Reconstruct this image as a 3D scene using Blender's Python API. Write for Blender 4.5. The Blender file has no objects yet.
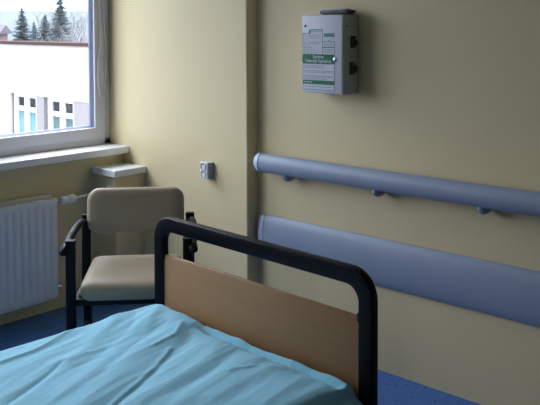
import bpy, bmesh, math, random
from mathutils import Vector, Matrix, noise
SC = bpy.context.scene
PI = math.pi

# ------------------------------------------------------------------ camera
cd = bpy.data.cameras.new('camera')
cam = bpy.data.objects.new('camera', cd)
SC.collection.objects.link(cam)
F = Vector((-0.68016028, 0.73209913, -0.03758792))
R = Vector((0.73270409, 0.68053788, -0.00359234))
U = Vector((-0.02295005, 0.02998419, 0.99928687))
cam.matrix_world = Matrix(((R.x, U.x, -F.x, 4.0389), (R.y, U.y, -F.y, -3.1090), (R.z, U.z, -F.z, 1.6), (0, 0, 0, 1)))
cd.sensor_width = 36.0
cd.lens = 822.34 / 540 * 36
cd.shift_y = -(202.5 - 57.64) / 540
cd.clip_end = 3000
SC.camera = cam

# ------------------------------------------------------------------ light
SC.view_settings.view_transform = 'Standard'
SC.view_settings.look = 'None'
SC.view_settings.gamma = 1.0
SC.view_settings.use_curve_mapping = False
SC.view_settings.exposure = 0.0
SKY_L = 14.5
W = bpy.data.worlds.new('overcast_sky')
SC.world = W
W.use_nodes = True
bgn = W.node_tree.nodes['Background']
# overcast sky: clearly brighter overhead as at the horizon
wn = W.node_tree; wtc = wn.nodes.new('ShaderNodeTexCoord'); wsp = wn.nodes.new('ShaderNodeSeparateXYZ')
wn.links.new(wtc.outputs['Generated'], wsp.inputs[0])
wm = wn.nodes.new('ShaderNodeMath'); wm.operation = 'MAXIMUM'; wm.inputs[1].default_value = 0.0
wn.links.new(wsp.outputs['Z'], wm.inputs[0])
wa = wn.nodes.new('ShaderNodeMath'); wa.operation = 'MULTIPLY_ADD'
wa.inputs[1].default_value = .60*SKY_L; wa.inputs[2].default_value = .40*SKY_L
wn.links.new(wm.outputs[0], wa.inputs[0]); wn.links.new(wa.outputs[0], bgn.inputs['Strength'])
bgn.inputs['Color'].default_value = (0.77, 0.83, 1.0, 1)
for loc_, rot_, w_ in (((-0.215, -1.787, 1.72), (0, -PI/2, 0), 3.46),):
    pd = bpy.data.lights.new('window_portal', 'AREA')
    pd.shape = 'RECTANGLE'; pd.size = 1.85; pd.size_y = w_
    pd.cycles.is_portal = True
    po = bpy.data.objects.new('window_portal', pd)
    SC.collection.objects.link(po)
    po.location = loc_; po.rotation_euler = rot_      # looks into the room

# ------------------------------------------------------------------ helpers
COL = SC.collection

def mat(name, col, rough=0.6, spec=0.5, metal=0.0, nscale=None, namt=0.06, bump=0.0, bscale=None, stretch=None):
    m = bpy.data.materials.new(name); m.use_nodes = True
    nt = m.node_tree; b = nt.nodes['Principled BSDF']
    b.inputs['Roughness'].default_value = rough
    b.inputs['Specular IOR Level'].default_value = spec
    b.inputs['Metallic'].default_value = metal
    tc = nt.nodes.new('ShaderNodeTexCoord'); mp = nt.nodes.new('ShaderNodeMapping')
    nt.links.new(tc.outputs['Object'], mp.inputs['Vector'])
    if stretch: mp.inputs['Scale'].default_value = stretch
    nz = nt.nodes.new('ShaderNodeTexNoise'); nz.inputs['Scale'].default_value = nscale or 12
    nz.inputs['Detail'].default_value = 4
    nt.links.new(mp.outputs[0], nz.inputs['Vector'])
    mx = nt.nodes.new('ShaderNodeMix'); mx.data_type = 'RGBA'
    mx.inputs[6].default_value = tuple(c*(1-namt) for c in col)+(1,)
    mx.inputs[7].default_value = tuple(min(1, c*(1+namt)) for c in col)+(1,)
    nt.links.new(nz.outputs['Fac'], mx.inputs[0]); nt.links.new(mx.outputs[2], b.inputs['Base Color'])
    if bump:
        n2 = nt.nodes.new('ShaderNodeTexNoise'); n2.inputs['Scale'].default_value = bscale or 60
        nt.links.new(mp.outputs[0], n2.inputs['Vector'])
        bp = nt.nodes.new('ShaderNodeBump'); bp.inputs['Strength'].default_value = bump
        bp.inputs['Distance'].default_value = 0.004
        nt.links.new(n2.outputs['Fac'], bp.inputs['Height']); nt.links.new(bp.outputs[0], b.inputs['Normal'])
    return m

def link(name, me, m, parent=None, smooth=False):
    o = bpy.data.objects.new(name, me); COL.objects.link(o)
    if m: me.materials.append(m)
    if parent: o.parent = parent
    if smooth:
        for p in me.polygons: p.use_smooth = True
    return o

def obj(name, bm, m, parent=None, smooth=False):
    me = bpy.data.meshes.new(name)
    bmesh.ops.recalc_face_normals(bm, faces=bm.faces)
    bm.to_mesh(me); bm.free()
    o = link(name, me, m, parent, False)
    if smooth:
        me.polygons.foreach_set('use_smooth', [True]*len(me.polygons))
        try: me.set_sharp_from_angle(angle=math.radians(40))
        except Exception: pass
    return o

def B(): return bmesh.new()

def box(bm, x0, x1, y0, y1, z0, z1, bev=0.0, seg=2):
    M = Matrix.Translation(((x0+x1)/2, (y0+y1)/2, (z0+z1)/2)) @ Matrix.Diagonal((abs(x1-x0), abs(y1-y0), abs(z1-z0), 1))
    r = bmesh.ops.create_cube(bm, size=1, matrix=M)
    if bev:
        es = list({e for v in r['verts'] for e in v.link_edges})
        bmesh.ops.bevel(bm, geom=es, offset=bev, segments=seg, affect='EDGES', profile=0.5)
    return bm

def tube(bm, pts, rad, n=12, ry=None, up=Vector((0, 0, 1)), cap=True):
    """sweep an ellipse (rad sideways, ry along 'up') along pts"""
    pts = [Vector(p) for p in pts]; rings = []
    for i, p in enumerate(pts):
        t = (pts[min(i+1, len(pts)-1)] - pts[max(i-1, 0)]).normalized()
        s = t.cross(up)
        if s.length < 1e-4: s = t.cross(Vector((1, 0, 0)))
        s.normalize(); u = s.cross(t).normalized()
        a = rad[i] if isinstance(rad, (list, tuple)) else rad
        b = (ry[i] if isinstance(ry, (list, tuple)) else ry) if ry else a
        rings.append([bm.verts.new(p + s*a*math.cos(2*PI*k/n) + u*b*math.sin(2*PI*k/n)) for k in range(n)])
    for a, b in zip(rings, rings[1:]):
        for k in range(n): bm.faces.new((a[k], a[(k+1) % n], b[(k+1) % n], b[k]))
    if cap:
        bm.faces.new(rings[0][::-1]); bm.faces.new(rings[-1])
    return bm

def smoothpath(pts, k=6):
    P = [Vector(p) for p in pts]; P = [2*P[0]-P[1]] + P + [2*P[-1]-P[-2]]; out = []
    for i in range(1, len(P)-2):
        for j in range(k):
            t = j/k; a, b, c, d = P[i-1:i+3]
            out.append(0.5*((2*b)+(-a+c)*t+(2*a-5*b+4*c-d)*t*t+(-a+3*b-3*c+d)*t**3))
    out.append(P[-2]); return out

def prism(bm, poly, axis, a0, a1, bev=0.0):
    """extrude 2D polygon; axis 'x': poly=(y,z); 'y': (x,z); 'z': (x,y)"""
    def P(p, a):
        return {'x': (a, p[0], p[1]), 'y': (p[0], a, p[1]), 'z': (p[0], p[1], a)}[axis]
    A = [bm.verts.new(P(p, a0)) for p in poly]; C = [bm.verts.new(P(p, a1)) for p in poly]
    n = len(poly); f = [bm.faces.new(A), bm.faces.new(C[::-1])]
    for i in range(n): f.append(bm.faces.new((A[i], C[i], C[(i+1) % n], A[(i+1) % n])))
    if bev:
        bmesh.ops.bevel(bm, geom=list(f[0].edges)+list(f[1].edges), offset=bev, segments=2, affect='EDGES', profile=0.5)
    return bm

def rrect(x0, x1, y0, y1, r, n=6):
    out = []
    for cx, cy, a in ((x1-r, y0+r, -PI/2), (x1-r, y1-r, 0), (x0+r, y1-r, PI/2), (x0+r, y0+r, PI)):
        for i in range(n+1): t = a + PI/2*i/n; out.append((cx+r*math.cos(t), cy+r*math.sin(t)))
    return out

def empty(name, loc, rz=0):
    o = bpy.data.objects.new(name, None); COL.objects.link(o)
    o.location = loc; o.rotation_euler = (0, 0, rz); o.empty_display_size = 0.1
    return o

def tag(o, label, cat, group=None):
    o['label'] = label; o['category'] = cat
    if group: o['group'] = group
    return o

def struct(name, bm, m, smooth=False):
    o = obj(name, bm, m, None, smooth); o['kind'] = 'structure'; return o

def cyl(bm, p0, p1, r, n=20, r2=None):
    return tube(bm, [p0, p1], [r, r if r2 is None else r2], n)

def text_part(name, body, size, loc, rot, m, parent, sx=1.0):
    c = bpy.data.curves.new(name, 'FONT'); c.body = body; c.size = size; c.extrude = 0.0003
    c.align_x = 'CENTER'; c.align_y = 'CENTER'; c.offset = size*0.012
    t = bpy.data.objects.new('tmp', c); COL.objects.link(t)
    bpy.context.view_layer.update()
    me = bpy.data.meshes.new_from_object(t)
    bpy.data.objects.remove(t)
    o = link(name, me, m, parent)
    o.location = loc; o.rotation_euler = rot; o.scale = (sx, 1, 1)
    return o

# ------------------------------------------------------------------ materials
WALL = mat('yellow_paint', (0.72, 0.60, 0.345), .55, .45, nscale=3, namt=0.02, bump=0.10, bscale=90)
CEIL = mat('white_ceiling_paint', (0.75, 0.74, 0.70), 0.8)
SILL = mat('white_sill', (0.86, 0.86, 0.87), 0.3, 0.5, namt=0.02)
PVC = mat('white_pvc', (0.64, 0.64, 0.68), 0.35, 0.5, namt=0.02)
GASK = mat('grey_gasket', (0.16, 0.18, 0.27), 0.5)
RAD = mat('radiator_enamel', (0.76, 0.78, 0.80), 0.4, 0.5, namt=0.02)
WHITE = mat('white_plastic', (0.86, 0.86, 0.87), 0.35, namt=0.02)
GREYP = mat('grey_plastic', (0.42, 0.45, 0.52), 0.4, namt=0.04)
BUMP = mat('blue_grey_vinyl', (0.295, 0.35, 0.45), 0.42, 0.45, namt=0.03, bump=0.05, bscale=200)
BUMPL = mat('pale_blue_vinyl', (0.44, 0.52, 0.68), 0.4, 0.5, namt=0.03)
BLACK = mat('black_lacquer', (0.004, 0.004, 0.007), 0.36, 0.16, namt=0.1)
BLACKC = mat('black_chair_coating', (0.006, 0.006, 0.006), 0.5, 0.15, namt=0.1)
VINYL = mat('beige_vinyl', (0.40, 0.32, 0.215), 0.42, 0.3, nscale=5, namt=0.05, bump=0.12, bscale=350)
CABM = mat('grey_enamel', (0.66, 0.66, 0.72), 0.4, 0.4, namt=0.02)
CABS = mat('warm_grey_enamel', (0.52, 0.50, 0.47), 0.5, 0.4, namt=0.02)
PAPER = mat('label_paper', (0.66, 0.67, 0.74), 0.6, 0.3, namt=0.01)
GREEN = mat('label_green', (0.012, 0.17, 0.075), 0.5, 0.3, namt=0.03)
PGREEN = mat('pale_green_print', (0.10, 0.30, 0.22), 0.5, 0.3, namt=0.03)
INK = mat('label_ink', (0.20, 0.22, 0.30), 0.6, 0.2)
DARKP = mat('dark_plastic', (0.018, 0.018, 0.022), 0.4)
STEEL = mat('steel', (0.65, 0.65, 0.66), 0.25, metal=1.0)
CORD = mat('white_cord', (0.75, 0.77, 0.80), 0.6)

def wood():
    m = mat('beech_veneer', (0.41, 0.225, 0.10), 0.4, 0.45, nscale=5, namt=0.10, stretch=(1.0, 8, 14))
    return m
WOOD = wood()

def floor_mat():
    m = bpy.data.materials.new('speckled_blue_linoleum'); m.use_nodes = True
    nt = m.node_tree; b = nt.nodes['Principled BSDF']; b.inputs['Roughness'].default_value = 0.38
    tc = nt.nodes.new('ShaderNodeTexCoord')
    v = nt.nodes.new('ShaderNodeTexVoronoi'); v.inputs['Scale'].default_value = 26
    nt.links.new(tc.outputs['Object'], v.inputs['Vector'])
    r = nt.nodes.new('ShaderNodeValToRGB')
    r.color_ramp.elements[0].position = 0.12; r.color_ramp.elements[0].color = (0.015, 0.05, 0.16, 1)
    r.color_ramp.elements[1].position = 0.22; r.color_ramp.elements[1].color = (0.055, 0.175, 0.50, 1)
    nt.links.new(v.outputs['Distance'], r.inputs['Fac'])
    n = nt.nodes.new('ShaderNodeTexNoise'); n.inputs['Scale'].default_value = 45
    nt.links.new(tc.outputs['Object'], n.inputs['Vector'])
    mx = nt.nodes.new('ShaderNodeMix'); mx.data_type = 'RGBA'; mx.blend_type = 'MULTIPLY'
    mx.inputs[0].default_value = 0.5
    nt.links.new(r.outputs['Color'], mx.inputs[6]); nt.links.new(n.outputs['Color'], mx.inputs[7])
    hs = nt.nodes.new('ShaderNodeMix'); hs.data_type = 'RGBA'; hs.inputs[0].default_value = 0.45
    nt.links.new(r.outputs['Color'], hs.inputs[6]); nt.links.new(mx.outputs[2], hs.inputs[7])
    nt.links.new(hs.outputs[2], b.inputs['Base Color'])
    return m
FLOOR = floor_mat()

def sheet_mat():
    m = mat('pale_blue_cotton', (0.35, 0.73, 0.88), 0.85, 0.15, nscale=28, namt=0.045, bump=0.35, bscale=38, stretch=(1, 0.5, 1))
    b = m.node_tree.nodes['Principled BSDF']
    b.inputs['Sheen Weight'].default_value = 0.15
    return m
SHEET = sheet_mat()

def glass_mat():
    m = bpy.data.materials.new('window_glass'); m.use_nodes = True
    nt = m.node_tree; nt.nodes.clear()
    o = nt.nodes.new('ShaderNodeOutputMaterial'); mx = nt.nodes.new('ShaderNodeMixShader')
    t = nt.nodes.new('ShaderNodeBsdfTransparent'); g = nt.nodes.new('ShaderNodeBsdfGlossy')
    t.inputs[0].default_value = (0.95, 0.97, 0.97, 1)
    g.inputs['Roughness'].default_value = 0.02
    f = nt.nodes.new('ShaderNodeFresnel'); f.inputs[0].default_value = 1.45
    gm = nt.nodes.new('ShaderNodeNewGeometry'); ml = nt.nodes.new('ShaderNodeMath'); ml.operation = 'MULTIPLY'
    iv = nt.nodes.new('ShaderNodeMath'); iv.operation = 'SUBTRACT'; iv.inputs[0].default_value = 1.0
    nt.links.new(gm.outputs['Backfacing'], iv.inputs[1]); nt.links.new(f.outputs[0], ml.inputs[0]); nt.links.new(iv.outputs[0], ml.inputs[1])
    nt.links.new(ml.outputs[0], mx.inputs[0]); nt.links.new(t.outputs[0], mx.inputs[1]); nt.links.new(g.outputs[0], mx.inputs[2])
    nt.links.new(mx.outputs[0], o.inputs[0])
    return m
GLASS = glass_mat()

# ------------------------------------------------------------------ room shell
XR, YB, ZC = 8.0, -4.7, 3.1
PD, PX = -0.076, 1.058            # projecting wall section: its depth and its end
NCAS = 4
WY0, WY1, WZ0, WZ1 = PD - NCAS*0.844 - 0.044, PD, 0.845, 2.65
struct('floor', box(B(), -0.3, XR+.1, YB-.1, 0.3, -0.12, 0), FLOOR)
struct('ceiling', box(B(), -0.3, XR+.1, YB-.1, 0.3, ZC, ZC+.15), CEIL)
struct('wall_back', box(B(), -0.3, XR, 0, 0.3, 0, ZC), WALL)
b = B(); prism(b, [(-0.3, PD), (PX-.006, PD), (PX, PD+.006), (PX, 0), (-0.3, 0)], 'z', 0, ZC)
struct('trim_2', b, WALL)         # projecting section of the wall beside the window
b = B()
box(b, -0.3, 0, YB, PD, 0, WZ0)
box(b, -0.3, 0, YB, PD, WZ1, ZC)
box(b, -0.3, 0, YB, WY0, WZ0, WZ1)
struct('wall_left', b, WALL)
struct('wall_right', box(B(), XR, XR+.12, YB, 0.3, 0, ZC), WALL)
b = box(B(), -0.3, XR+.12, YB-.3, YB, 0, ZC)
struct('wall_front', b, WALL)

# boxed-in pipe chase in the corner with its white cover board
struct('trim_1', box(B(), 0, 0.205, -0.285, PD, 0, 0.742), WALL)
tag(obj('cover_board', box(B(), 0.0, 0.224, -0.304, PD-.0005, 0.743, 0.781, 0.003), SILL),
    'small white cover board on the boxed-in corner ledge below the window sill', 'shelf')
# window sill
tag(obj('window_sill', box(B(), -0.200, 0.0645, WY0+.001, PD-.0005, 0.8455, 0.885, 0.003), SILL),
    'long white window sill board below the window', 'window sill')

# windows, each with three casements
def make_window(idx, NC, place=None):
    WY1 = PD; WY0 = WY1 - NC*0.844 - 0.044; CY = (WY0+WY1)/2
    win = empty('window_%d' % idx, (-0.155, CY, 0.885)); win['kind'] = 'structure'
    def wpart(name, bm, m, parent=win, smooth=False):
        o = obj(name, bm, m, parent, smooth)
        o.data.transform(Matrix.Translation((0.155, -CY, -0.885)))
        return o
    FZ0, FZ1 = 0.8855, WZ1
    b = B()
    box(b, -0.20, -0.128, WY0, WY1-.001, FZ0, FZ0+.035, .003)
    box(b, -0.20, -0.128, WY0, WY1-.001, FZ1-.04, FZ1, .003)
    for k in range(NC+1):
        yy = WY1 - .001 - k*0.844
        box(b, -0.20, -0.128, yy-0.043, yy, FZ0, FZ1, .003)
    wpart('window_frame', b, PVC)
    for k in range(NC):
        ya = WY1 - 0.044 - k*0.844; yb = ya - 0.80
        z0, z1 = FZ0+.034, FZ1-.04
        g = 0.105; s = B()
        # sash profile: flat face + bevelled glazing bead
        def ring(bm, x, d):
            return [bm.verts.new((x, ya-d, z0+d)), bm.verts.new((x, yb+d, z0+d)), bm.verts.new((x, yb+d, z1-d)), bm.verts.new((x, ya-d, z1-d))]
        rg = [ring(s, -0.19, 0), ring(s, -0.123, 0), ring(s, -0.118, 0.005), ring(s, -0.118, 0.068), ring(s, -0.120, 0.071), ring(s, -0.128, 0.0735)]
        for p, q in zip(rg, rg[1:]):
            for i in range(4): s.faces.new((p[i], p[(i+1) % 4], q[(i+1) % 4], q[i]))
        so = wpart('sash', s, PVC)
        gk = B()
        rg = [ring(gk, -0.128, 0.0735), ring(gk, -0.150, 0.085), ring(gk, -0.165, 0.085), ring(gk, -0.165, 0.08)]
        for p, q in zip(rg, rg[1:]+rg[:1]):
            for i in range(4): gk.faces.new((p[i], p[(i+1) % 4], q[(i+1) % 4], q[i]))
        wpart('gasket', gk, GASK, so)
        wpart('pane', box(B(), -0.160, -0.156, yb+.0855, ya-.0855, z0+.0855, z1-.0855), GLASS, so)
        if k == 0 and idx == 1:
            for zz in (1.04, 1.11):
                wpart('frame_screw', cyl(B(), (-0.1285, -0.108, zz), (-0.1265, -0.108, zz), 0.005, 10), GREYP)

    if place: win.location, win.rotation_euler = place[0], (0, 0, place[1])
make_window(1, NCAS)

# blind cord hanging in a loop on the sash
cp = []
for y, z in ((-0.150, 2.30), (-0.155, 1.8), (-0.158, 1.50), (-0.172, 1.38), (-0.172, 1.26), (-0.160, 1.185), (-0.148, 1.168), (-0.134, 1.19), (-0.118, 1.28), (-0.112, 1.45), (-0.122, 1.60), (-0.135, 1.85), (-0.138, 2.30)):
    cp.append((-0.112, y, z))
tag(obj('blind_cord', tube(B(), smoothpath(cp, 5), 0.0032, 6), SILL, None, True),
    'thin white pull cord hanging in a loop against the window frame', 'cord')

# ------------------------------------------------------------------ radiator
radi = empty('radiator', (0.05, -1.4, 0.095))
def rpart(name, bm, m, parent=radi, smooth=False):
    o = obj(name, bm, m, parent, smooth); o.data.transform(Matrix.Translation((-0.05, 1.4, -0.095))); return o
RY0, RY1, RZ0, RZ1 = -2.25, -0.597, 0.095, 0.657
def panel(xf, sgn, y1, z1, pitch=0.0444):
    """pressed steel panel: vertical flutes between flat head and foot"""
    bm = B(); nz = [RZ0, RZ0+.006, RZ0+.035, RZ0+.055, (RZ0+z1)/2, z1-.055, z1-.035, z1-.006, z1]
    n = int((y1-.02-RY0)/pitch*8); grid = []
    for j, z in enumerate(nz):
        row = []
        for i in range(n+1):
            y = RY0+.01 + (y1-RY0-.02)*i/n
            ph = ((y1-.012-y)/pitch) % 1.0
            d = 0.0
            if 2 < j < 6: d = 0.0045*max(0, min(1, (abs(ph-.5)*2-.45)*4))  # grooves
            x = xf - sgn*(d if 0 < j < 8 else 0.004)
            row.append(bm.verts.new((x, y, z)))
        grid.append(row)
    for a, c in zip(grid, grid[1:]):
        for i in range(n): bm.faces.new((a[i], a[i+1], c[i+1], c[i]))
    bk = xf - sgn*0.014
    box(bm, min(bk, xf-sgn*.008), max(bk, xf-sgn*.008), RY0, y1, RZ0, z1, .002)
    return bm
fp = panel(0.100, 1, RY1, RZ1); rpart('front_panel', fp, RAD, smooth=True)
rpart('back_panel', box(B(), 0.022, 0.034, RY0, RY1, RZ0, RZ1+.012, .003), RAD)
g = B()
for i in range(64):
    y = RY0+.03 + i*0.0253
    if y < RY1-.03: box(g, 0.036, 0.084, y, y+.004, RZ1-.018, RZ1-.008)
box(g, 0.036, 0.084, RY1-.012, RY1-.009, RZ0+.02, RZ1-.02)
rpart('grille', g, RAD)
for yy in (-0.85, -1.9): rpart('bracket', box(B(), 0.001, 0.0225, yy-.02, yy+.02, 0.15, 0.62), RAD)
v = B(); cyl(v, (0.075, -0.598, 0.632), (0.075, -0.560, 0.632), 0.010, 14)
rpart('valve_body', v, STEEL, smooth=True)
v = B(); tube(v, [(0.085, -0.572, 0.634), (0.085, -0.568, 0.634), (0.085, -0.535, 0.634), (0.085, -0.531, 0.634), (0.085, -0.524, 0.634), (0.085, -0.520, 0.634), (0.085, -0.484, 0.634), (0.085, -0.478, 0.634)],
     [0.018, 0.023, 0.023, 0.020, 0.020, 0.025, 0.024, 0.018], 20)
rpart('valve_head', v, WHITE, smooth=True)
v = B(); tube(v, smoothpath([(0.085, -0.482, 0.634), (0.10, -0.42, 0.643), (0.14, -0.2855, 0.668)], 4), 0.0065, 10)
rpart('pipe', v, CORD, smooth=True)
v = B(); cyl(v, (0.140, -0.298, 0.666), (0.140, -0.2855, 0.667), 0.017, 18, 0.015)
rpart('pipe_collar', v, WHITE, smooth=True)
v = B(); cyl(v, (0.07, -0.598, 0.15), (0.07, -0.570, 0.15), 0.012, 14)
rpart('end_plug', v, STEEL, smooth=True)
tag(radi, 'white ribbed panel radiator under the window with thermostatic valve head', 'radiator')

# ------------------------------------------------------------------ hand rail
rail = empty('handrail', (1.15, 0, 0.908))
def hp(name, bm, m, parent=rail, smooth=True, off=(-1.15, 0, -0.908)):
    o = obj(name, bm, m, parent, smooth); o.data.transform(Matrix.Translation(off)); return o
XE = 5.55
def ell(cy, cz, ry, rz, n=28): return [(cy+ry*math.cos(2*PI*i/n), cz+rz*math.sin(2*PI*i/n)) for i in range(n)]
b = B(); prism(b, ell(-0.078, 0.9065, 0.034, 0.0480), 'x', 1.168, XE)
hp('rail', b, BUMP)
b = B(); prism(b, ell(-0.078, 0.9065, 0.0335, 0.0475), 'x', 1.163, 1.169); hp('joint_ring', b, DARKP)
b = B(); rings = []
for i in range(9):
    t = PI/2*i/8; k = math.sin(t)*.96+.04
    rings.append([b.verts.new((1.164-0.058*math.cos(t), p[0], p[1])) for p in ell(-0.078+0.02*(1-k), 0.9065, 0.036*k, 0.0500*k)])
for a, c in zip(rings, rings[1:]):
    for i in range(28): b.faces.new((a[i], a[(i+1) % 28], c[(i+1) % 28], c[i]))
b.faces.new(rings[0]); b.faces.new(rings[-1]); hp('end_cap', b, BUMPL)
for x in (1.324, 1.871, 2.400, 2.94, 3.48, 4.02, 4.56, 5.1):
    b = B()
    tube(b, smoothpath([(x, 0.0, 0.864), (x, -0.020, 0.850), (x, -0.055, 0.842), (x, -0.074, 0.850), (x, -0.080, 0.872)], 4), 0.020, 16, 0.016)
    hp('bracket', b, BUMP)
tag(rail, 'blue-grey rounded handrail on brackets along the yellow wall, above the wide bumper board', 'handrail')

# bumper board
bp = empty('bumper_board', (1.15, -0.002, 0.513))
def arc(depth, z0, z1, n=14):
    pts = [(-0.002, z0), (-0.010, z0)]
    for i in range(n+1):
        t = i/n; pts.append((-0.012-(depth-.012)*math.sin(PI*t)**0.6, z0+0.002+(z1-z0-.004)*t))
    return pts + [(-0.010, z1), (-0.002, z1)]
b = B(); prism(b, arc(0.036, 0.3980, 0.6215), 'x', 1.126, XE); hp('board', b, BUMP, bp, True, (-1.15, .002, -.513))
b = B(); prism(b, arc(0.033, 0.401, 0.619), 'x', 1.122, 1.127); hp('joint_ring', b, DARKP, bp, True, (-1.15, .002, -.513))
b = B(); rings = []
for i in range(9):
    t = PI/2*i/8; k = math.sin(t)*.97+.03; kz = 0.62+.38*math.sin(t)
    rings.append([b.verts.new((1.123-0.060*math.cos(t), p[0]*k, 0.5098+(p[1]-0.5098)*kz)) for p in arc(0.036, 0.3980, 0.6215)])
for a, c in zip(rings, rings[1:]):
    m_ = len(a)
    for i in range(m_): b.faces.new((a[i], a[(i+1) % m_], c[(i+1) % m_], c[i]))
b.faces.new(rings[0]); b.faces.new(rings[-1]); hp('end_cap', b, BUMPL, bp, True, (-1.15, .002, -.513))
tag(bp, 'wide blue-grey wall bumper board below the handrail', 'wall bumper')

# ------------------------------------------------------------------ wall socket
sk = empty('wall_socket', (0.770, PD, 0.826))
obj('back_box', box(B(), -0.030, 0.032, -0.034, -0.0002, -0.044, 0.044, .004), GREYP, sk)
obj('face_plate', box(B(), -0.031, 0.029, -0.044, -0.034, -0.045, 0.045, .005), WHITE, sk)
for zz in (0.0215, -0.0215):
    b = B()
    n = 28; prof = [(0.0205, -0.0442), (0.0205, -0.0475), (0.0180, -0.0475), (0.0165, -0.0400), (0.0002, -0.0400)]
    rg = [[b.verts.new((r*math.cos(2*PI*i/n)-.003, y, zz+r*math.sin(2*PI*i/n))) for i in range(n)] for r, y in prof]
    for a, c in zip(rg, rg[1:]):
        for i in range(n): b.faces.new((a[i], a[(i+1) % n], c[(i+1) % n], c[i]))
    o = obj('outlet', b, GREYP, sk, True)
    h = B()
    for dx in (-.0085, .0085): cyl(h, (dx-.003, -0.0401, zz), (dx-.003, -0.0405, zz), 0.0026, 10)
    cyl(h, (-.003, -0.0401, zz+.010), (-.003, -0.049, zz+.010), 0.0022, 10)
    obj('contact', h, DARKP, o)
tag(sk, 'white double power socket on the projecting wall left of the handrail', 'power socket')

# ------------------------------------------------------------------ coin box on the wall
cb = empty('coin_box', (1.5975, 0, 1.285))
HW, DP, HH = 0.1225, 0.125, 0.370
obj('cabinet', box(B(), -HW, HW, -DP+.020, -0.0005, 0, HH, .004), CABS, cb, True)
obj('door', box(B(), -HW, HW, -DP, -DP+.0195, 0.001, HH-.001, .006, 3), CABM, cb, True)
FY = -DP
def lx(px): return -HW + (px-301.5)/(342.4-301.5)*2*HW     # horizontal scale on the door
def lz(py): return HH - (py-15.0)/78.5*HH
def plate(name, x0, x1, z0, z1, m, th=0.0004, base=0.0, parent=cb):
    return obj(name, box(B(), x0, x1, FY-base-th, FY-base, z0, z1), m, parent)
# printed label: paper sheet, green bands, outline, lettering
lab = B()
prism(lab, [(-.112, .016), (.066, .016), (.066, .184), (-.112, .184)], 'y', FY, FY-.0004)
prism(lab, [(-.112, .184), (.066, .184), (.066, .246), (.001, .246), (.001, .302), (-.070, .302), (-.078, .284), (-.112, .284)], 'y', FY, FY-.0004)
label = obj('label_sheet', lab, PAPER, cb)
label.scale = (1.09, 1, 1); label.location = (.005, 0, 0)
def gpart(name, rects, m, base=0.0004, th=0.0003):
    b = B()
    for x0, x1, z0, z1 in rects: box(b, x0, x1, FY-base-th, FY-base, z0, z1)
    return obj(name, b, m, label)
t = 0.0022
gpart('outline', [(-.112, -.112+t, .016, .284), (-.112, .066, .016, .016+t), (.066-t, .066, .016, .246), (.001, .066, .246-t, .246), (.001-t, .001, .184, .302),
                  (-.070, .001, .302-t*1.6, .302), (-.112, -.074, .284-t, .284), (-.076, -.0695, .284-t, .300), (-.070, .001, .292, .2935), (.001, .066, .216, .220)], GREEN)
b = B(); prism(b, rrect(-.114, .068, .139, .185, .010), 'y', FY-.0004, FY-.0009); obj('title_band', b, GREEN, label)
gpart('footer_band', [(-.112, .066, .043, .062)], GREEN)
gpart('header_block', [(.008, .066, .266, .284)], PGREEN)
rot = (PI/2, 0, 0)
text_part('title_lettering', 'System', 0.021, (-.024, FY-.0010, .173), rot, PAPER, label, 1.0)
text_part('title_lettering', 'Telewizji Szpitalnej', 0.021, (-.026, FY-.0010, .153), rot, PAPER, label, .92)
random.seed(4)
lines = []
for z in (.130, .122, .106, .099, .083, .076, .060+.008):
    x = -.105; end = .058 if random.random() > .3 else .01
    while x < end:
        w = random.uniform(.006, .018); lines.append((x, min(x+w, .060), z-.0013, z+.0013)); x += w+.003
x = -.100
for z in (.032,):
    while x < .050:
        w = random.uniform(.006, .016); lines.append((x, x+w, z-.0013, z+.0013)); x += w+.003
for z in (.272, .262, .240, .233):
    x = -.075
    while x < -.020:
        w = random.uniform(.006, .014); lines.append((x, x+w, z-.001, z+.001)); x += w+.003
for r_ in range(5):
    for c_ in range(5-0):
        if c_ <= r_: lines.append((-.103+c_*.017, -.096+c_*.017, .192+(4-r_)*.011, .1955+(4-r_)*.011))
for z in (.236, .229, .208, .201, .194):
    lines.append((.006, .058, z-.0009, z+.0009))
gpart('small_print', lines, INK)
gpart('footer_print', [(-.104+i*.008, -.099+i*.008, .050, .055) for i in range(6)], PAPER, 0.0007, 0.0003)
b = B(); cyl(b, (-.100, FY, .318), (-.100, FY-.003, .318), .0055, 16); obj('indicator', b, DARKP, cb)
b = B(); cyl(b, (.035, FY-.0003, .250), (.035, FY-.001, .250), .003, 12); obj('dot_mark', b, GREEN, label)
b = B(); tube(b, [(.081, FY, .162), (.081, FY-.004, .162), (.081, FY-.007, .162)], [.0115, .011, .007], 20)
lk = obj('door_lock', b, STEEL, cb, True)
b = B(); box(b, .0795, .0825, FY-.0074, FY-.0068, .158, .167); obj('keyhole', b, DARKP, lk)
# side fittings (facing right)
def sidepart(name, bm, m): return obj(name, bm, m, cb, True)
b = B(); box(b, HW, HW+.012, -.066, -.036, .215, .272, .003); box(b, HW+.012, HW+.022, -.052, -.036, .228, .252, .004)
sidepart('side_connector', b, DARKP)
b = B(); box(b, HW, HW+.010, -.074, -.048, .090, .150, .003)
cyl(b, (HW+.004, -.046, .118), (HW+.012, -.046, .118), .020, 20)
sidepart('side_connector', b, DARKP)
b = B()
for z0, z1, y0, y1 in ((.312, .3145, -.072, -.040), (.3405, .343, -.072, -.040), (.312, .343, -.072, -.0695), (.312, .343, -.0425, -.040)): box(b, HW, HW+.002, y0, y1, z0, z1)
sidepart('side_cover', b, GREYP)
b = B(); box(b, HW, HW+.002, -.0695, -.0425, .3145, .3405); sidepart('side_button', b, CABS)
sidepart('side_screw', cyl(B(), (HW, -.091, .318), (HW+.002, -.091, .318), .004, 12), DARKP)
sidepart('side_screw', cyl(B(), (HW, -.082, .264), (HW+.002, -.082, .264), .003, 12), DARKP)
b = B()
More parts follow.
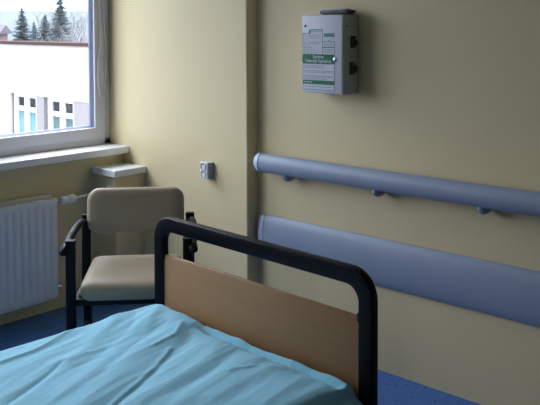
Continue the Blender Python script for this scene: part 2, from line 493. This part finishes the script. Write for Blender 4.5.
for y0 in (-.076, -.067, -.060, -.051): box(b, HW, HW+.0006, y0, y0+.006, .170, .176)
sidepart('side_print', b, INK)
tag(cb, 'pale grey metal coin box with green and white label on the wall above the handrail', 'coin box')

# device lying on top of the box
rm = empty('remote_control', (1.640, -0.060, 1.655+.0005), 0.02)
b = B(); prism(b, rrect(-.098, .098, -.027, .027, .026, 8), 'z', 0.004, 0.020, .004); obj('body', b, DARKP, rm, True)
b = B(); prism(b, rrect(-.085, .085, -.022, .022, .020, 8), 'z', 0.0, 0.0045); obj('base', b, DARKP, rm, True)
b = B(); prism(b, rrect(-.095, .075, -.025, .025, .024, 8), 'z', 0.0202, 0.0265, .0025); obj('top_cover', b, GREYP, rm, True)
tag(rm, 'slim dark handset with grey top lying on top of the coin box', 'handset')

# ------------------------------------------------------------------ chair
ch = empty('armchair', (1.0715, -0.824, 0), math.radians(47.3))
def tubebox(bm, p0, p1, wx, wy, r=.008):
    """rounded rectangular bar between two points (mostly vertical)"""
    poly = rrect(-wx/2, wx/2, -wy/2, wy/2, r, 4); A = []; C = []
    for x, y in poly:
        A.append(bm.verts.new((p0[0]+x, p0[1]+y, p0[2]))); C.append(bm.verts.new((p1[0]+x, p1[1]+y, p1[2])))
    n = len(A); bm.faces.new(A[::-1]); bm.faces.new(C)
    for i in range(n): bm.faces.new((A[i], A[(i+1) % n], C[(i+1) % n], C[i]))
    return bm
b = B()  # seat cushion
poly = rrect(-.212, .212, -.245, .220, .045, 6)
rings = []
for k, (s, z) in enumerate(((.90, .432), (.975, .436), (1.0, .448), (1.0, .470), (.985, .484), (.95, .4925), (.80, .498), (.5, .500), (.15, .500))):
    rings.append([b.verts.new((x*s, -.03+(y+.03)*s, z + .018 - .012*max(0, (-.17-(-.03+(y+.03)*s))/.07)**2)) for x, y in poly])
for a, c in zip(rings, rings[1:]):
    for i in range(len(a)): b.faces.new((a[i], a[(i+1) % len(a)], c[(i+1) % len(a)], c[i]))
b.faces.new(rings[0][::-1]); b.faces.new(rings[-1])
obj('seat', b, VINYL, ch, True)
b = B()  # backrest pad
poly = rrect(-.240, .220, .622, .828, .056, 8); rings = []
cz = .725
for s, y in ((.86, .024), (.96, .020), (1.0, .008), (1.0, -.008), (.97, -.020), (.90, -.0265), (.7, -.029), (.3, -.030)):
    row = []
    for x, z in poly:
        zz = cz+(z-cz)*(s if s < .9 else 1-(1-s)*2.0*.5); xx = x*s
        row.append(b.verts.new((xx, .205 + y + (zz-.61)*.16 + -0.25*(0-xx*xx)*.0 + .12*(.05-xx*xx), zz)))
    rings.append(row)
for a, c in zip(rings, rings[1:]):
    for i in range(len(a)): b.faces.new((a[i], a[(i+1) % len(a)], c[(i+1) % len(a)], c[i]))
b.faces.new(rings[0][::-1]); b.faces.new(rings[-1])
obj('backrest', b, VINYL, ch, True)
for s in (-1, 1):
    b = B(); tubebox(b, (s*.247, -.225, 0.0), (s*.247, -.225, .690), .042, .036, .010); lg = obj('leg', b, BLACKC, ch, True)
    b = B(); prism(b, rrect(s*.247-.022, s*.247+.022, -.245, -.205, .010, 4), 'z', .6902, .699, .002); obj('leg_cap', b, GREYP if 0 else BLACKC, lg, True)
    b = B(); tubebox(b, (s*.247, .285, 0.0), (s*.247, .215, .40), .040, .030, .010)
    tubebox(b, (s*.247, .215, .40), (s*.247, .245, .702), .042, .030, .010); obj('leg', b, BLACKC, ch, True)
    b = B()
    tube(b, smoothpath([(s*.250, .240, .664), (s*.258, .170, .682), (s*.265, .060, .688), (s*.268, -.070, .682), (s*.268, -.170, .672), (s*.268, -.235, .662)], 5),
         .018, 14, .015)
    tube(b, smoothpath([(s*.268, -.215, .668), (s*.270, -.240, .666), (s*.272, -.256, .656), (s*.272, -.258, .645)], 3), [.014, .017, .019, .019, .019, .019, .019, .018, .016, .012], 14, .015)
    obj('armrest', b, BLACKC, ch, True)
b = B(); box(b, -.235, .235, -.238, -.212, .420, .447, .005); box(b, -.235, .235, .19, .215, .420, .447, .005)
for s in (-1, 1): box(b, s*.225-.012, s*.225+.012, -.225, .215, .420, .447, .005)
obj('seat_frame', b, BLACKC, ch, True)
b = B()
for z in (.665, .755): box(b, -.232, .212, .236, .252, z-.012, z+.012, .004)
obj('back_rail', b, BLACKC, ch, True)
b = B()
for s in (-1, 1): box(b, s*.247-.010, s*.247+.010, -.215, .262, .170, .195, .004)
obj('side_stretcher', b, BLACKC, ch, True)
tag(ch, 'beige vinyl armchair with black frame in the corner between radiator and bed', 'armchair')

# ------------------------------------------------------------------ bed
ROT = -0.0476
bed = empty('hospital_bed', (1.63, -1.150, 0), ROT)
bw, zt, pw = 1.042, .897, .052
def hoop(x0, x1, z0, z1, r, n=10):
    p = [(x0, z0)]
    for i in range(n+1): a = PI - PI/2*i/n; p.append((x0+r+r*math.cos(a), z1-r+r*math.sin(a)))
    for i in range(n+1): a = PI/2 - PI/2*i/n; p.append((x1-r+r*math.cos(a), z1-r+r*math.sin(a)))
    p.append((x1, z0)); return p
def hoop_mesh(x0, x1, z0, z1, r, w, y0, y1, bev=.006):
    O = hoop(x0, x1, z0, z1, r); I = hoop(x0+w, x1-w, z0, z1-w, r-w+.012)
    bm = B(); n = len(O)
    vs = {}
    for k, y in enumerate((y0, y1)):
        for nm, L_ in (('o', O), ('i', I)):
            for i, p in enumerate(L_): vs[(nm, i, k)] = bm.verts.new((p[0], y, p[1]))
    longe = []
    for i in range(n-1):
        for k in (0, 1): bm.faces.new((vs[('o', i, k)], vs[('o', i+1, k)], vs[('i', i+1, k)], vs[('i', i, k)]))
        for nm in 'oi': bm.faces.new((vs[(nm, i, 0)], vs[(nm, i+1, 0)], vs[(nm, i+1, 1)], vs[(nm, i, 1)]))
    for i in (0, n-1): bm.faces.new((vs[('o', i, 0)], vs[('i', i, 0)], vs[('i', i, 1)], vs[('o', i, 1)]))
    bm.edges.ensure_lookup_table()
    for i in range(n-1):
        for nm in 'oi':
            for k in (0, 1): longe.append(bm.edges.get((vs[(nm, i, k)], vs[(nm, i+1, k)])))
    bmesh.ops.bevel(bm, geom=longe, offset=bev, segments=3, affect='EDGES', profile=.5)
    return bm
def end_board(y, top, sgn, name):
    fr = obj(name+'_frame', hoop_mesh(0, bw, .14, top, .088, pw, y-.012, y+.018, .004), BLACK, bed, True)
    b = B(); box(b, pw-.004, bw-pw+.004, y-.004, y+.012, .34, top-.144, .002); obj(name+'_panel', b, WOOD, bed, True)
    for x in (pw-.004, bw-pw-.006): obj('panel_bracket', box(B(), x, x+.010, y-.010, y+.014, top-.158, top-.130, .003), BLACK, bed, True)
end_board(0.0, zt, 1, 'headboard')
end_board(-2.04, .80, -1, 'footboard')
b = B()
for x in (.04, bw-.09): box(b, x, x+.05, -2.03, -.012, .30, .36, .005)
for y in (-.10, -.70, -1.3, -1.95): box(b, .09, bw-.09, y-.02, y+.02, .31, .35, .003)
obj('bed_frame', b, BLACK, bed, True)
b = B(); box(b, .05, bw-.05, -2.0, -.03, .36, .385, .004); obj('mattress_base', b, GREYP, bed, True)
for x in (.028, bw-.028):
    for y in (0.003, -2.037):
        b = B(); cyl(b, (x-.016, y, .055), (x+.016, y, .055), .055, 24); wl = obj('castor', b, DARKP, bed, True)
        b = B(); box(b, x-.024, x-.018, y-.02, y+.02, .05, .14); box(b, x+.018, x+.024, y-.02, y+.02, .05, .14); box(b, x-.024, x+.024, y-.02, y+.02, .125, .141)
        obj('castor_fork', b, STEEL, wl)
tag(bed, 'hospital bed with black rounded hoop headboard and light wood panel', 'bed')

# ------------------------------------------------------------------ sheet and mattress
O2 = Vector((1.630, -1.176)); ca, sa = math.cos(ROT), math.sin(ROT)
def toloc(p):
    d = Vector(p)-O2; return Vector((d.x*ca+d.y*sa, -(-d.x*sa+d.y*ca)))   # a across, b down the bed
FOLDS = [  # path on the bed (world metres), height, half width
 ([(1.643, -1.336), (1.743, -1.452), (1.851, -1.649), (1.868, -1.718)], .016, .026),
 ([(1.91, -1.45), (1.948, -1.593), (2.002, -1.723), (2.044, -1.839)], .011, .030),
 ([(1.726, -1.95), (1.712, -1.722), (1.656, -1.562), (1.619, -1.493)], .010, .022),
 ([(2.300, -1.98), (2.211, -1.762), (2.164, -1.65), (2.106, -1.531), (2.031, -1.352), (1.951, -1.268)], -.020, .022),
 ([(1.858, -1.209), (1.927, -1.327), (1.983, -1.507), (2.076, -1.684), (2.138, -1.804), (2.23, -2.0)], .018, .040),
 ([(2.083, -1.234), (2.193, -1.421), (2.217, -1.574), (2.242, -1.7)], .017, .030),
 ([(2.292, -1.279), (2.295, -1.408), (2.327, -1.571), (2.342, -1.658)], .014, .028),
 ([(2.392, -1.219), (2.368, -1.311), (2.364, -1.44), (2.386, -1.561)], .012, .030),
 ([(1.868, -1.718), (1.932, -1.834), (1.992, -1.971)], -.008, .014),
 ([(1.798, -1.318), (1.839, -1.444), (1.87, -1.533)], .010, .020),
 ([(2.523, -1.219), (2.493, -1.322), (2.5, -1.49)], .010, .035),
 ([(1.72, -1.215), (1.76, -1.27), (1.84, -1.36)], .010, .018),
 ([(2.15, -1.25), (2.13, -1.21)], .012, .03),
 ([(1.70, -1.30), (1.80, -1.40), (1.90, -1.60), (1.93, -1.70)], -.010, .014),
 ([(1.86, -1.30), (1.90, -1.42), (1.96, -1.56), (2.03, -1.70)], -.008, .013),
 ([(2.20, -1.30), (2.25, -1.45), (2.28, -1.62)], -.008, .014),
]
FL = [([toloc(p) for p in P], h, w) for P, h, w in FOLDS]
def segd(p, a, b):
    ab = b-a; t = max(0, min(1, (p-a).dot(ab)/max(ab.dot(ab), 1e-9))); return (p-a-ab*t).length, t
CREASES = [([toloc(p) for p in P], h, w) for P, h, w in [
 ([(2.31, -1.98), (2.211, -1.762), (2.164, -1.65), (2.106, -1.531), (2.04, -1.42)], -.0030, .006),
 ([(2.30, -1.98), (2.20, -1.762), (2.152, -1.65), (2.094, -1.531), (2.03, -1.42)], .005, .008),
 ([(1.868, -1.718), (1.932, -1.834), (1.992, -1.971)], -.004, .006),
 ([(1.735, -1.95), (1.722, -1.722), (1.666, -1.562), (1.629, -1.493)], .004, .008),
 ([(2.43, -1.27), (2.33, -1.33), (2.29, -1.42)], .003, .006),
 ([(1.90, -1.26), (1.96, -1.34), (1.98, -1.45)], .004, .007)]]
def wrinkle(a, b_):
    p = Vector((a, b_)); h = 0
    for P, H, w in FL:
        if abs(P[0].x-a) > .6: continue
        d = min(segd(p, P[i], P[i+1])[0] for i in range(len(P)-1))
        if d < 3.5*w: h += (.38*H if H > 0 else .30*H)*math.exp(-(d/(w*1.15))**2)
    # loose fan of soft folds running down the bed
    q = a - .28*b_ + .03*noise.noise(Vector((a*3, b_*3, 1)))
    for P, H, w in CREASES:
        d = min(segd(p, P[i], P[i+1])[0] for i in range(len(P)-1))
        if d < 4*w: h += H*math.exp(-(d/w)**2)
    h += .0030*noise.noise(Vector((q*16, b_*2.0, 4.0))) + .0016*noise.noise(Vector((q*48, b_*6, 9)))+ .003*noise.noise(Vector((a*5, b_*4, 2)))
    return h
MW, ML, ZT = .995, 1.83, .568
def section():
    pts = []   # (a, z, nx) across the bed, hem - side - top - side - hem
    r = .055
    for i in range(13): t = i/13; pts.append((-.045+.045*t**.6, .27+(ZT-r-.27)*t, -1))
    for i in range(8): t = PI/2*i/8; pts.append((r-r*math.cos(t), ZT-r+r*math.sin(t), -math.cos(t)))
    for i in range(131): pts.append((r+(MW-2*r)*i/130, ZT, 0))
    for i in range(1, 9): t = PI/2*i/8; pts.append((MW-r+r*math.sin(t), ZT-r+r*math.cos(t), math.sin(t)))
    for i in range(1, 14): t = 1-i/13; pts.append((MW+.045-.045*t**.6, .27+(ZT-r-.27)*t, 1))
    return pts
S_ = section(); sh = B(); G = []
bs = [0.0, .004, .008, .012, .017, .022, .028, .034, .042, .05] + [.05+(ML-.05)*i/200 for i in range(1, 201)]
random.seed(2)
for jb, bb in enumerate(bs):
    row = []
    for a, z, nx in S_:
        w = wrinkle(min(max(a, 0), MW), bb)
        top = 1-abs(nx)
        edge = min(1, a/.05, (MW-a)/.05) if 0 < a < MW else 0
        edge = max(0, edge)
        # tucked hem standing against the headboard, a slack groove in front of it
        hd = 0
        if a > .30 and top > .5:
            k = min(1, (a-.30)/.10)
            u = noise.noise(Vector((a*9, 3, 0)))
            hd = k*((.008+.008*u)*math.exp(-((bb-.010)/.009)**2) - .016*math.exp(-((bb-.034)/.012)**2)) - .012*k*math.exp(-(bb/.08)**2)
        lift = .016*math.exp(-((a-.10)/.16)**2-((bb-.10)/.20)**2) * top
        head = -.03*max(0, 1-bb/.02)**2 * (1 if a <= .33 else .2) * top
        side = 0.018*noise.noise(Vector((bb*6, z*1.5, 5+nx))) * abs(nx) * min(1, max(0, (ZT-z)/.15)+.15)
        flare = .12*math.exp(-(bb/.16)**2)*max(0, (ZT-.02-z)/.28)**.6 if nx == 1 else 0
        x = a + (side + flare)*(1 if nx > 0 else -1 if nx < 0 else 0) + w*nx*.6
        row.append(sh.verts.new((x, -bb, z + (w*edge if nx == 0 else w*top*.4) + hd*edge + lift*(edge if nx == 0 else .5) + head)))
    G.append(row)
for p, q in zip(G, G[1:]):
    for i in range(len(p)-1): sh.faces.new((p[i], p[i+1], q[i+1], q[i]))
me = bpy.data.meshes.new('bed_sheet'); bmesh.ops.recalc_face_normals(sh, faces=sh.faces); sh.to_mesh(me); sh.free()
so = link('bed_sheet', me, SHEET, None, True)
so.location = (O2.x, O2.y, 0); so.rotation_euler = (0, 0, ROT)
sub = so.modifiers.new('soft', 'SUBSURF'); sub.levels = 0; sub.render_levels = 1
tag(so, 'rumpled light blue cotton sheet draped over the hospital bed', 'bed sheet')
mt = obj('mattress', box(B(), .03, MW-.03, -1.80, -.04, .386, .520, .03, 4), GREYP, None, True)
mt.location = (O2.x, O2.y, 0); mt.rotation_euler = (0, 0, ROT)
tag(mt, 'mattress lying on the hospital bed under the blue sheet', 'mattress')

# ------------------------------------------------------------------ outside
GZ = -7.0
GRASS = mat('winter_grass', (0.10, 0.10, 0.085), 0.9, 0.1, nscale=.3, namt=.3)
RENDER_ = mat('cream_render', (0.36, 0.345, 0.325), 0.85, 0.2, nscale=2.2, namt=.05)
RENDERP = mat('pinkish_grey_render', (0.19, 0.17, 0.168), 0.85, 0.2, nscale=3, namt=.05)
SHADESTRIP = mat('reveal_shadow_grey', (0.11, 0.10, 0.10), 0.85, 0.1)  # darkened tone stands for shadow in the window recesses
COPE = mat('rusty_coping', (0.050, 0.026, 0.020), 0.8, 0.05, nscale=3, namt=.25)
BARK = mat('bark', (0.05, 0.04, 0.04), 0.9, .2)
NEEDLE = mat('spruce_needles', (0.055, 0.072, 0.076), 0.8, .2, nscale=3, namt=.3)
TWIG = mat('bare_twigs', (0.14, 0.125, 0.125), 0.9, .2)
HILLM = mat('wooded_hill', (0.04, 0.05, 0.05), 0.95, .1, nscale=.03, namt=.3)
ROOFT = mat('red_roof_tiles', (0.05, 0.035, 0.045), 0.8, nscale=2, namt=.2)
PINK = mat('pink_house_wall', (0.13, 0.06, 0.06), 0.85)
CURT = mat('pale_blue_curtain', (0.15, 0.26, 0.31), 0.8, .2, nscale=6, namt=.1, stretch=(6, 1, .3))
CURTG = mat('grey_green_curtain', (0.085, 0.135, 0.14), 0.8, .2, nscale=6, namt=.1, stretch=(6, 1, .3))
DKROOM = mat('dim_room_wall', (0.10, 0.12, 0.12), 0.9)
gr = B(); box(gr, -900, -2, -500, 800, GZ-1, GZ)
g = obj('ground', gr, GRASS); g['kind'] = 'structure'

wing = empty('building_wing', (-12.116, 6.396, GZ), -math.atan2(.10324, .99466))
def wp(name, bm, m, parent=wing, smooth=False):
    o = obj(name, bm, m, parent, smooth); o.data.transform(Matrix.Translation((0, 0, -GZ))); return o
X0, X1, TOP, WT, WB = -9.0, 6.4, 1.235, .14, -1.45
wins = [(-.66, .53), (1.01, 2.20)]
b = B()
box(b, X0, X1, 0, .32, WT, TOP)                       # parapet and lintel zone
box(b, X0, X1, .32, 6.0, WT, TOP-.45)
box(b, X0, -.78, 0, 6.0, GZ, WT)
box(b, -.78, X1, 0, 6.0, GZ, WB)
wp('wall', b, RENDER_)
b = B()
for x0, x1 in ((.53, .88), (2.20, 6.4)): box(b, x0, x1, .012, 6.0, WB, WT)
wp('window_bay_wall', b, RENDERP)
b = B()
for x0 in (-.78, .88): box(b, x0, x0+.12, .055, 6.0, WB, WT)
wp('bay_shadow_strip', b, SHADESTRIP)  # strips left of each window, recess shadow put into their colour
b = B(); box(b, X0-.05, X1+.05, -.05, .37, TOP, TOP+.06); wp('coping', b, COPE)
b = B(); box(b, X0, X1, .0, 6.0, WB-.05, WB-.001); wp('bay_sill', b, RENDER_)
def facade_window(x0, x1, cm):
    f = B(); t = .085; xm = (x0+x1)/2; zt_ = -.165
    for a, c in ((x0, x0+t*1.1), (xm-t*.75, xm+t*.75), (x1-t*1.1, x1)): box(f, a, c, .045, .12, WB, WT)
    for a, c in ((WT-t*.8, WT), (zt_-.07, zt_+.02), (WB, WB+t)): box(f, x0, x1, .043, .122, a, c)
    fo = wp('window', f, PVC)
    p = B(); box(p, x0+.02, x1-.02, 0.085, .092, WB+.02, WT-.02); wp('pane', p, GLASS, fo)
    c = B()
    box(c, x0+.02, x1-.02, 0.125, .135, WB, -.19)
    wp('curtain', c, CURT if cm else CURTG, fo)
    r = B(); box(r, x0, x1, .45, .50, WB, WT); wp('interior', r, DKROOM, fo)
facade_window(*wins[0], True); facade_window(*wins[1], False)
tag(wing, 'cream building wing with rusty roof edge and white framed windows outside the window', 'building')

def spruce(loc, H, rad, seed, label, group=None):
    rnd = random.Random(seed); t = empty('spruce_tree', loc)
    b = B(); tube(b, [(0, 0, 0), (0, 0, H*.5), (0, 0, H)], [H*.016, H*.01, H*.002], 8); obj('trunk', b, BARK, t)
    b = B(); z = H*.12
    while z < H*.99:
        f = (H-z)/(H*.88); L = rad*(f**.85)*rnd.uniform(.85, 1.1)+.05
        n = int(7+9*f)
        for k in range(n):
            a = 2*PI*(k+rnd.random()*.7)/n; l = L*rnd.uniform(.7, 1.12); d = Vector((math.cos(a), math.sin(a), 0)); s = Vector((-d.y, d.x, 0))
            z0 = z+rnd.uniform(-.1, .1); m_ = 7
            for j in range(m_):
                u = (j+.4)/m_; c = d*l*u + Vector((0, 0, z0 - l*.38*u + l*.22*u*u*1.4))
                wlen = l*.30*(1-u*.75)*rnd.uniform(.7, 1.2)+.04
                for sg in (-1, 1):
                    tip = c + s*sg*wlen + d*wlen*.6 + Vector((0, 0, -wlen*rnd.uniform(.1, .55)))
                    th = .05+.22*wlen
                    v = [b.verts.new(c-d*th*.6), b.verts.new(c+d*th*.6), b.verts.new(c+Vector((0, 0, -th*.9))), b.verts.new(tip)]
                    b.faces.new((v[0], v[1], v[3])); b.faces.new((v[1], v[2], v[3])); b.faces.new((v[2], v[0], v[3]))
            e = d*l + Vector((0, 0, z0-l*.38+l*.30)); c = Vector((0, 0, z0))
            q = Vector((0, 0, .10+.02*l)); v = [b.verts.new(c+s*.06), b.verts.new(c-s*.06), b.verts.new(c+q), b.verts.new(e)]
            b.faces.new((v[0], v[1], v[3])); b.faces.new((v[1], v[2], v[3])); b.faces.new((v[2], v[0], v[3]))
        z += H*.028*(.5+.8*f)
    obj('foliage', b, NEEDLE, t)
    return tag(t, label, 'tree', group)
spruce((-55.53, 31.78, GZ), 10.2, 2.9, 1, 'leftmost spruce behind the flat roof edge, next to the pink house')
spruce((-48.11, 30.53, GZ), 11.2, 2.7, 2, 'tallest dark spruce rising behind the flat roof, its tip cut by the frame')
spruce((-62.98, 38.50, GZ), 9.8, 3.6, 3, 'mid-height bushy conifer just left of the tallest spruce behind the flat roof')
spruce((-76.19, 45.32, GZ), 9.2, 2.3, 7, 'smallest conifer behind the flat roof, just right of the leftmost spruce')

def bare_tree(loc, H, seed, label, spread=.5):
    rnd = random.Random(seed); t = empty('bare_tree', loc); tr = B(); br = B()
    def grow(p, d, l, r, dep):
        q = p + d*l; m_ = p+d*l*.5+Vector((rnd.uniform(-1, 1), rnd.uniform(-1, 1), 0))*l*.05
        tube(tr if dep == 0 else br, [p, m_, q], [r, r*.85, r*.7], 6 if dep < 2 else 3, cap=False)
        if dep >= 6: return
        for k in range(3 if dep < 5 else 2):
            nd = (d + Vector((rnd.uniform(-1, 1), rnd.uniform(-1, 1), rnd.uniform(-.35, .7)))*spread*1.25).normalized()
            grow(p + d*l*rnd.uniform(.55, 1.0), nd, l*rnd.uniform(.60, .82), r*.62, dep+1)
    grow(Vector((0, 0, 0)), Vector((0, 0, 1)), H*.33, H*.016, 0)
    obj('trunk', tr, BARK, t); obj('branches', br, TWIG, t)
    return tag(t, label, 'tree')
bare_tree((-38.5, 25.83, GZ), 10.5, 5, 'large bare leafless tree at the right edge of the window view')
bare_tree((-90.6, 59.5, GZ), 14.0, 9, 'smaller bare tree farther off, behind the tallest spruce', .55)

hs = empty('red_roof_house', (-53.2, 25.6, GZ), math.radians(47))
b = B(); box(b, -5, 2.84, -1.5, 1.5, 0, 8.2); obj('wall', b, PINK, hs)
b = B(); prism(b, [(-2.0, 8.15), (2.0, 8.15), (0, 8.80)], 'x', -5.3, 3.1); obj('roof', b, ROOFT, hs)
tag(hs, 'pink house with dark red roof at the far left edge of the window view', 'house')

b = B(); rows = []
for j, (dist, hh) in enumerate(((330, 0), (420, .55), (500, 1.0), (560, .8), (700, 0))):
    row = []
    for i in range(161):
        a = math.radians(60 + i*1.0) ; n_ = noise.noise(Vector((i*.045, j*.2, 3)))
        row.append(b.verts.new((math.cos(a)*dist+4, math.sin(a)*dist-3, GZ-1 + hh*(19.3+3*n_+.5*noise.noise(Vector((i*.9, j, 8))) + .02*i*0))))
    rows.append(row)
for p, q in zip(rows, rows[1:]):
    for i in range(160): b.faces.new((p[i], p[i+1], q[i+1], q[i]))
hl = obj('hills', b, HILLM, None, True); hl['kind'] = 'structure'

# winter haze lying over the valley
HZ = bpy.data.materials.new('winter_haze'); HZ.use_nodes = True
nt = HZ.node_tree; nt.nodes.clear()
o_ = nt.nodes.new('ShaderNodeOutputMaterial'); vs_ = nt.nodes.new('ShaderNodeVolumeScatter')
vs_.inputs['Color'].default_value = (0.93, 0.96, 1.0, 1); vs_.inputs['Density'].default_value = 0.0003
nt.links.new(vs_.outputs[0], o_.inputs['Volume'])
hz = obj('haze', box(B(), -1200, -22, -600, 1100, GZ-.5, 45), HZ)
hz['kind'] = 'stuff'; hz['label'] = 'pale winter haze over the distant trees and hills'; hz['category'] = 'haze'
